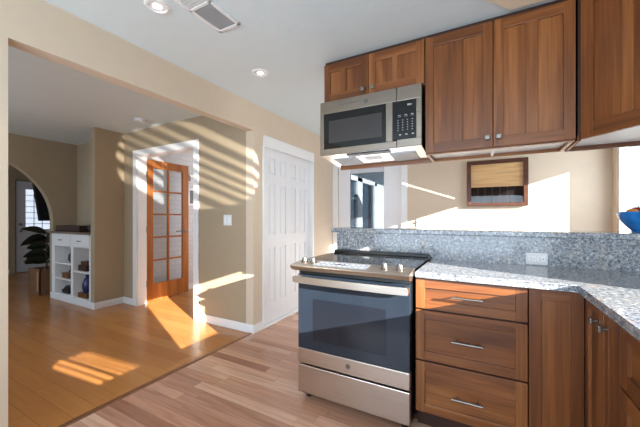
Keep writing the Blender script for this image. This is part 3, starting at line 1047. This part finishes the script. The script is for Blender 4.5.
def fruit(name, lab, x, y, z, r, mat):
    o = thing(name, lab, 'fruit', (x, y, z - r), 'fruit in the blue bowl')
    prof = []
    for i in range(15):
        a = -math.pi / 2 + math.pi * i / 14
        dent = .18 * math.exp(-((a - math.pi / 2) / .35) ** 2) if name == 'apple' else 0
        prof.append((max(1e-5, r * math.cos(a)), r * (math.sin(a) * .93 - dent)))
    MB().lathe(prof, (x, y, z), 24).build('flesh', mat, o, smooth=True)
    if name == 'apple':
        MB().tube([(x, y, z + r * .7), (x + .003, y, z + r * 1.05)], .0018, 6).build('stalk', M['stem'], o)


fruit('apple', 'red apple at the back of the blue bowl', bxc - .02, byc + .045, bz + .125, .034, M['apple'])
fruit('apple', 'red apple at the front of the blue bowl', bxc + .03, byc - .04, bz + .125, .034, M['apple'])
fruit('orange', 'small orange beside the red apples in the blue bowl', bxc - .065, byc - .015, bz + .115, .03, M['orange'])

# ------------------------------------------------------------------ wooden wall frame on the breakfast room wall
fx0, fx1, fz0, fz1, fy = -.205, .451, 1.362, 1.935, 4.359
o = thing('wall_frame', 'dark wood frame with pale wood blind over dark pane on sunlit wall', 'frame', (.12, fy, fz0))
b = MB()
fw = .048
b.box(fx0, fx0 + fw, fy - .05, fy, fz0, fz1, .004); b.box(fx1 - fw, fx1, fy - .05, fy, fz0, fz1, .004)
b.box(fx0 + fw, fx1 - fw, fy - .05, fy, fz1 - fw, fz1, .004); b.box(fx0 + fw, fx1 - fw, fy - .05, fy, fz0, fz0 + .04, .004)
b.build('frame', M['frame_wood'], o)
MB().box(fx0 + fw, fx1 - fw, fy - .022, fy - .014, fz0 + .24, fz1 - fw).build('blind', M['bamboo'], o)['label'] = 'pale wood blind'
sl = MB()
for i in range(7):
    x = fx0 + fw + .004 + i * (fx1 - fx0 - 2 * fw) / 7
    sl.box(x, x + .07, fy - .008, fy - .002, fz0 + .04, fz0 + .24, .002)
sl.build('dark_boards', M['slats'], o)
MB().box(fx0 + fw, fx1 - fw, fy - .012, fy - .010, fz0 + .04, fz0 + .24).build('pane', M['glass_dark'], o)
MB().box((fx0 + fx1) / 2 - .05, (fx0 + fx1) / 2 - .043, fy - .016, fy - .012, fz0 + .04, fz0 + .24).build('divider', M['slot'], o)

# ------------------------------------------------------------------ glazed back door of the breakfast room
t = MB()
t.box(-2.139, -2.05, 4.343, 4.359, 0, 2.19, .004); t.box(-1.05, -.965, 4.343, 4.359, 0, 2.19, .004); t.box(-2.05, -1.05, 4.343, 4.359, 2.10, 2.19, .004)
struct('trim_5', t, M['white'], 'white casing around the glazed back door', 'door casing')
f = MB()
f.box(-2.045, -1.85, 4.37, 4.41, .01, 2.095, .003); f.box(-1.31, -1.055, 4.37, 4.41, .01, 2.095, .003)
f.box(-1.85, -1.31, 4.37, 4.41, .01, .95, .003); f.box(-1.85, -1.31, 4.37, 4.41, 2.005, 2.095, .003)
dr = f.build('door_4', M['door_white'], at=(-1.55, 4.39, .01))
tag(dr, 'white back door with tall glass pane behind the granite ledge', 'door', kind='structure')
MB().box(-1.85, -1.31, 4.386, 4.392, .95, 2.005).build('pane', M['glass_tint'], dr)
MB().box(-1.845, -1.315, 4.372, 4.384, 1.90, 1.99, .003).build('rolled_shade', M['greywhite'], dr)['label'] = 'rolled grey shade'
MB().cyl((-2.056, 4.362, 1.90), (-2.056, 4.362, 1.99), .008).build('hinge', M['nickel'], dr)
# breakfast window frame
fr = MB()
fr.box(1.21, 1.27, BY1 - .018, BY1, .15, BZ1, .003); fr.box(1.21, 1.27, BY0, BY0 + .05, .15, BZ1, .003)
fr.box(1.22, 1.26, BY0, BY1, BZ1 - .03, BZ1 - .0, .002); fr.box(1.22, 1.26, BY0, BY1, .15, .20, .002)
wn = struct('window_1', fr, M['white'], 'white framed window at the end of the breakfast room, behind the blue bowl', 'window')
MB().box(1.238, 1.242, BY0 + .05, BY1 - .05, .20, BZ1 - .03).build('pane', M['glass'], wn)
# kitchen windows (outside the picture, they let the sun in)
fr = MB()
for a, b in ((WY0, WY0 + .03), (WY1 - .03, WY1)):
    fr.box(1.22, 1.26, a, b, WZ0, WZ1)
fr.box(1.22, 1.26, WY0, WY1, WZ0, WZ0 + .02); fr.box(1.22, 1.26, WY0, WY1, WZ1 - .02, WZ1)
wn = struct('window_2', fr, M['white'])
fr = MB()
fr.box(1.22, 1.26, VY0, VY0 + .02, WZ0, VZ1); fr.box(1.22, 1.26, VY1 - .02, VY1, WZ0, VZ1)
fr.box(1.22, 1.26, VY0, VY1, WZ0, WZ0 + .02); fr.box(1.22, 1.26, VY0, VY1, VZ1 - .02, VZ1)
# sloping boards and slats added to stripe the sun patch on the floor
fr.prism([(.02, 1.117), (.02, 1.44), (-.492, 1.44)], 0, 1.225, 1.25)
fr.prism([(-.72, 1.0), (-.094, 1.0), (-.72, 1.395)], 0, 1.225, 1.25)
for off, hw in ((-.245, .014), (-.17, .022), (-.112, .012), (-.068, .011), (-.022, .010)):
    fr.prism([(off - hw + .2, 1.13 - .63 * .2), (off + hw + .2, 1.13 - .63 * .2), (off + hw - .49, 1.13 + .63 * .49), (off - hw - .49, 1.13 + .63 * .49)], 0, 1.225, 1.25)
wn = struct('window_3', fr, M['white'])

rl_ = thing('streak_bars', 'added sloping bars outside the kitchen window cutting light into streaks', 'railing', (1.75, .7, -.1))  # bars added to break the spot lamp into wall streaks
for y in (.25, .78):
    MB().box(1.73, 1.77, y - .015, y + .015, -.1, 1.16).build('post', M['white'], rl_)
for z, r_ in ((.972, .010), (1.000, .005), (1.0175, .0035), (1.030, .003), (1.042, .003), (1.056, .004), (1.073, .005), (1.10, .009)):
    MB().tube([(1.75, .25, z + .52 * .28), (1.75, .78, z - .52 * .25)], r_, 8).build('bar', M['white'], rl_)

sc_ = thing('streak_slit', 'added boards outside the breakfast window, gap shaping the wall streak', 'screen', (1.6, 3.4, -.1))  # boards added to narrow the spot lamp to one streak
MB().box(1.59, 1.61, 2.6, 4.3, -.1, .788).build('board', M['siding'], sc_)
MB().box(1.59, 1.61, 2.6, 4.3, .799, 1.15).build('board', M['siding'], sc_)
for y in (2.62, 4.28):
    MB().box(1.611, 1.65, y - .02, y + .02, -.1, 1.15).build('post', M['white'], sc_)

# ------------------------------------------------------------------ white built-in bookcase by the arch
kx0, kx1, ky0, ky1, kz = -5.80, -4.652, 2.092, 2.478, .985
o = thing('bookcase', 'white built-in bookcase with two drawers and open shelves', 'bookcase', ((kx0 + kx1) / 2, 2.28, 0))
b = MB()
xm = -5.165
b.box(kx0, kx0 + .10, ky0, ky1, 0, kz, .003); b.box(kx1 - .035, kx1, ky0, ky1, 0, kz, .003)
b.box(xm - .035, xm + .035, ky0, ky1, 0, kz, .003)
b.box(kx0, kx1, ky0 + .001, ky1, 0, .10, .003)
b.box(kx0, kx1, ky0 + .001, ky1, .80, .815); b.box(kx0, kx1, ky0 + .001, ky1, kz - .02, kz)
b.build('carcass', M['white'], o, at=(kx0, ky0, 0))
MB().box(kx0 + .05, kx1 - .02, ky1 - .012, ky1 - .002, .08, .82).build('back_panel', M['white'], o)
MB().box(kx0 - .01, kx1, ky0 - .014, ky0 + .002, 0, .085, .004).build('plinth', M['white'], o)
for a, bb, z in ((kx0 + .10, xm - .035, .555), (kx0 + .10, xm - .035, .325), (xm + .035, kx1 - .035, .47)):
    MB().box(a, bb, ky0 + .006, ky1 - .012, z - .02, z).build('shelf', M['white'], o)
for a, bb in ((kx0 + .06, xm - .012), (xm + .012, kx1 - .012)):
    d = MB().box(a, bb, ky0 - .016, ky0 + .004, .818, .972, .004).build('drawer', M['white'], o)
    MB().tube([((a + bb) / 2 - .035, ky0 - .016, .895), ((a + bb) / 2 - .03, ky0 - .036, .893), ((a + bb) / 2 + .03, ky0 - .036, .893), ((a + bb) / 2 + .035, ky0 - .016, .895)], .006, 8).build('handle', M['bronze'], d)
MB().box(kx0 - .03, kx1 - .0, ky0 - .03, ky1, kz, kz + .03, .004).build('stone_top', M['counter_brown'], o)['label'] = 'brown stone top'
ztop = kz + .0305
# things in and on it
tr = thing('tray', 'dark brown wooden tray standing on the bookcase top', 'tray', (-5.35, 2.2, ztop))
b = MB()
b.box(-5.72, -5.0, 2.11, 2.29, ztop, ztop + .012); b.box(-5.72, -5.70, 2.11, 2.29, ztop, ztop + .085, .002); b.box(-5.02, -5.0, 2.11, 2.29, ztop, ztop + .085, .002)
b.box(-5.70, -5.02, 2.11, 2.125, ztop, ztop + .085, .002); b.box(-5.70, -5.02, 2.275, 2.29, ztop, ztop + .085, .002)
b.build('tray_body', M['box_dark'], tr)
bk = tag(MB().lathe([(.05, 0), (.075, .02), (.085, .055), (.07, .095), (.075, .10)], (-4.86, 2.24, ztop), 24).build('pot', M['vase_dark'], at=(-4.86, 2.24, ztop), smooth=True), 'dark round pot on the bookcase top beside the tray', 'pot')
tag(MB().lathe([(.04, 0), (.06, .05), (.055, .11), (.03, .16), (.036, .185)], (-5.37, 2.19, .5555), 24).build('vase', M['vase_dark'], at=(-5.37, 2.19, .5555), smooth=True), 'charcoal vase on the upper left shelf of the bookcase', 'vase')
bo = thing('wooden_box', 'light brown wooden box on the middle left shelf of the bookcase', 'box', (-5.36, 2.24, .3255))
MB().box(-5.54, -5.34, 2.12, 2.30, .3255, .385, .004).build('body', M['box_brown'], bo)
MB().box(-5.545, -5.335, 2.115, 2.305, .385, .40, .004).build('lid', M['box_brown'], bo)
bo = thing('ornament', 'dark ornament on a block on the middle left shelf', 'ornament', (-5.42, 2.2, .4005))
MB().lathe([(.03, 0), (.04, .02), (.02, .06), (.028, .09), (.0, .11)], (-5.42, 2.2, .4005), 18).build('figure', M['vase_dark'], bo, smooth=True)
bo = thing('black_box', 'low black box in the bottom left bay of the bookcase', 'box', (-5.36, 2.22, .1005))
MB().box(-5.55, -5.34, 2.12, 2.30, .1005, .155, .005).build('body', M['tv'], bo)
MB().prism([(2.13, .156), (2.29, .156), (2.25, .20), (2.16, .20)], 0, -5.52, -5.37).build('lid', M['tv'], bo)
bo = thing('storage_box', 'dark brown storage box on the right shelf of the bookcase', 'box', (-4.86, 2.25, .4705))
MB().box(-5.06, -4.84, 2.12, 2.32, .4705, .55, .005).build('body', M['box_dark'], bo)
MB().box(-5.03, -4.87, 2.14, 2.30, .5505, .60, .005).build('lid', M['frame_wood'], bo)
bo = thing('wooden_block', 'brown wooden block under the blue vase in the bookcase', 'block', (-4.86, 2.25, .1005))
MB().box(-5.04, -4.80, 2.11, 2.32, .1005, .165, .004).build('body', M['box_brown'], bo)
tag(MB().lathe([(.045, 0), (.07, .06), (.07, .12), (.045, .19), (.026, .22), (.036, .25)], (-4.93, 2.19, .1655), 28).build('vase', M['vase_blue'], at=(-4.93, 2.19, .1655), smooth=True), 'dark blue vase on a brown block in the bookcase', 'vase')

# ------------------------------------------------------------------ entry: front door, TV, boxed plant
dr = MB()
X = -9.0
dr.box(X - .05, X - .012, 2.63, 3.53, .012, .95, .003); dr.box(X - .05, X - .012, 2.63, 2.79, .95, 2.03, .003); dr.box(X - .05, X - .012, 3.37, 3.53, .95, 2.03, .003); dr.box(X - .05, X - .012, 2.79, 3.37, 1.85, 2.03, .003)
d5 = dr.build('door_5', M['greywhite'], at=(X, 3.08, .012))
tag(d5, 'white front door with leaded glass seen through the arch', 'door', kind='structure')
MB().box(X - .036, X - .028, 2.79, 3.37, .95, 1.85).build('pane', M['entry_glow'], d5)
ld = MB()
for i in range(1, 4):
    y = 2.79 + .58 * i / 4
    ld.box(X - .030, X - .020, y - .006, y + .006, .95, 1.85)
for i in range(1, 7):
    z = .95 + .9 * i / 7
    ld.box(X - .030, X - .020, 2.79, 3.37, z - .006, z + .006)
ld.build('leading', M['vent_grey'], d5)
MB().cyl((X - .014, 2.70, .92), (X + .03, 2.70, .92), .012).lathe([(.0, -.03), (.022, -.026), (.03, 0), (.022, .026), (0, .03)], (X + .04, 2.70, .92), 18).build('door_knob', M['bronze'], d5, smooth=True)
MB().cyl((X - .014, 2.70, 1.07), (X + .016, 2.70, 1.07), .03).build('deadbolt', M['bronze'], d5)
t = MB()
t.box(X, X + .016, 2.53, 2.61, 0, 2.13, .003); t.box(X, X + .016, 3.55, 3.63, 0, 2.13, .003); t.box(X, X + .016, 2.61, 3.55, 2.05, 2.13, .003)
struct('trim_6', t, M['wall_shaded'], 'casing of the front door in the shaded wall colour', 'door casing')

tv = thing('television', 'black flat television tilted down on a bracket beside the arch', 'television', (-6.4, 2.6, 1.15))
# slab seen edge-on: leaning outline in XZ extruded along Y
MB().prism([(-6.56, 1.865), (-6.50, 1.88), (-6.245, 1.19), (-6.30, 1.165)], 1, 2.10, 3.15).build('screen_case', M['tv'], tv)
MB().prism([(-6.54, 1.845), (-6.545, 1.845), (-6.31, 1.19), (-6.305, 1.19)], 1, 2.13, 3.12).build('screen', M['black_gloss'], tv)
MB().prism([(-6.40, 1.66), (-6.36, 1.66), (-6.25, 1.36), (-6.27, 1.36)], 1, 2.3, 2.9).build('rear_housing', M['tv'], tv)
MB().box(-6.35, -6.072, 2.30, 2.36, 1.46, 1.52, .004).box(-6.10, -6.072, 2.25, 2.41, 1.36, 1.62, .004).build('bracket_arm', M['tv_arm'], tv)

bxo = thing('planter_box', 'square brown box planter on the entry floor under the arch', 'planter', (-6.30, 2.18, 0))
b = MB()
b.box(-6.50, -6.10, 2.05, 2.065, 0, .40); b.box(-6.50, -6.10, 2.365, 2.38, 0, .40); b.box(-6.50, -6.485, 2.05, 2.38, 0, .40); b.box(-6.115, -6.10, 2.05, 2.38, 0, .40); b.box(-6.49, -6.11, 2.06, 2.37, 0, .33)
b.build('box_body', M['card'], bxo)
MB().box(-6.50, -6.10, 2.046, 2.050, .39, .41).build('flap', M['card'], bxo)
MB().box(-6.185, -6.16, 2.046, 2.0499, .05, .37).build('tape', M['bamboo'], bxo)['label'] = 'pale tape strip'
pl = thing('potted_plant', 'dark broad leaved plant growing out of the brown box', 'plant', (-6.30, 2.2, .331))
MB().box(-6.48, -6.12, 2.07, 2.36, .331, .345).build('soil', M['soil'], pl)
MB().tube([(-6.26, 2.2, .34), (-6.27, 2.19, .6), (-6.24, 2.2, .98)], [.014, .012, .007], 8).build('stem', M['stem'], pl, smooth=True)


def leaf_mesh(L_, Wd, droop):
    b = MB()
    rows = []
    N = 9
    for i in range(N + 1):
        tt = i / N
        wv = Wd * (math.sin(math.pi * tt ** .8) ** .8 if 0 < tt < 1 else 0.02) / 2 + .003
        z = .12 * L_ * tt - droop * L_ * tt * tt
        rows.append([b.bm.verts.new((L_ * tt, s_ * wv, z + abs(s_) * wv * .25)) for s_ in (-1, -.5, 0, .5, 1)])
    for a, c in zip(rows, rows[1:]):
        for k_ in range(4):
            b.bm.faces.new((a[k_], a[k_ + 1], c[k_ + 1], c[k_]))
    r = bmesh.ops.extrude_face_region(b.bm, geom=b.bm.faces[:])
    for v_ in [g for g in r['geom'] if isinstance(g, bmesh.types.BMVert)]:
        v_.co.z -= .002
    return b


rl = random.Random(3)
for i in range(15):
    z = .50 + .45 * (i % 8) / 7
    a = R(185 + rl.uniform(-65, 65)) if i % 3 else R(rl.uniform(0, 360))
    L_ = rl.uniform(.22, .34)
    leaf_mesh(L_, L_ * .72, rl.uniform(.1, .5)).build('leaf', M['leaf'], pl, at=(-6.26, 2.2, z), rz=a, rel=True, smooth=True).rotation_euler = (R(rl.uniform(25, 60)) * (-1 if math.sin(a) > 0.9 else 1), R(rl.uniform(-25, 20)), a)

# ------------------------------------------------------------------ outside the back door
struct('ground', MB().box(-6, 8, 4.46, 20, -0.25, -0.12), M['ground'], 'concrete ground outside', 'ground')
w = MB()
w.box(-2.7, -2.5, 4.46, 5.05, -.12, 2.7); w.box(-2.7, -2.5, 7.6, 14, -.12, 2.7); w.box(-2.7, -2.5, 5.05, 7.6, 2.12, 2.7)
struct('wall_outside', w, M['siding'], 'white siding of the house wing seen through the back door', 'wall')
fr = MB()
for y0, y1 in ((5.05, 5.17), (6.25, 6.55), (7.42, 7.6)):
    fr.box(-2.56, -2.46, y0, y1, -.1, 2.12, .004)
fr.box(-2.56, -2.46, 5.05, 7.6, 2.02, 2.14, .004); fr.box(-2.56, -2.46, 5.05, 7.6, -.1, .12, .004)
d6 = fr.build('door_6', M['white'], at=(-2.5, 5.05, -.1))
tag(d6, 'white framed patio doors reflecting the garden, outside the back door', 'door', kind='structure')
MB().box(-2.515, -2.505, 5.17, 6.25, .12, 2.02).build('pane', M['glass_mirror'], d6)
MB().box(-2.515, -2.505, 6.55, 7.42, .12, 2.02).build('dark_pane', M['glass_dark'], d6)
mb = MB()
mb.box(-2.50, -2.48, 5.17, 6.25, 1.62, 1.65); mb.box(-2.50, -2.48, 5.6, 5.63, .12, 2.02)
mb.build('muntins', M['white'], d6)
struct('roof_porch', MB().box(-2.5, -0.9, 4.47, 9.0, 2.62, 2.74), M['grey_soffit'], 'grey porch soffit outside the back door', 'roof')
fe = thing('garden_fence', 'white board garden fence with red brown rail', 'fence', (2.0, 11.0, -.12))
for i in range(24):
    x = -2.3 + i * .3
    MB().box(x, x + .27, 11.0, 11.03, -.12, 1.25, .004).build('board', M['fence'], fe)
MB().box(-2.3, 4.9, 10.96, 11.0, 1.18, 1.32).build('rail', M['rail'], fe)


def garden_tree(lab, x, y, h, r, seed):
    q = random.Random(seed)
    o = thing('garden_tree', lab, 'tree', (x, y, -.12), 'trees beyond the garden fence')
    MB().tube([(x, y, -.12), (x + .05, y, h * .5), (x - .03, y, h)], [.12, .09, .04], 10).build('trunk', M['bark'], o, smooth=True)
    b = MB()
    for i in range(420):
        v_ = Vector((q.gauss(0, 1), q.gauss(0, 1), q.gauss(0, 1))).normalized() * r * q.uniform(.5, 1)
        c = Vector((x, y, h)) + Vector((v_.x, v_.y, v_.z * .9))
        s_ = q.uniform(.09, .16)
        u_ = Vector((q.uniform(-1, 1), q.uniform(-1, 1), q.uniform(-1, 1))).normalized()
        w_ = u_.orthogonal().normalized()
        b.bm.faces.new([b.bm.verts.new(c + u_ * s_), b.bm.verts.new(c + w_ * s_ * .5), b.bm.verts.new(c - u_ * s_), b.bm.verts.new(c - w_ * s_ * .5)])
    b.build('crown', M['tree_leaf'], o)


garden_tree('leafy green tree beyond the fence nearest the porch', -1.3, 12.8, 2.4, 1.1, 1)
garden_tree('leafy green tree beyond the middle of the fence', 1.2, 16.0, 2.7, 1.4, 2)
C.view_layer.update()
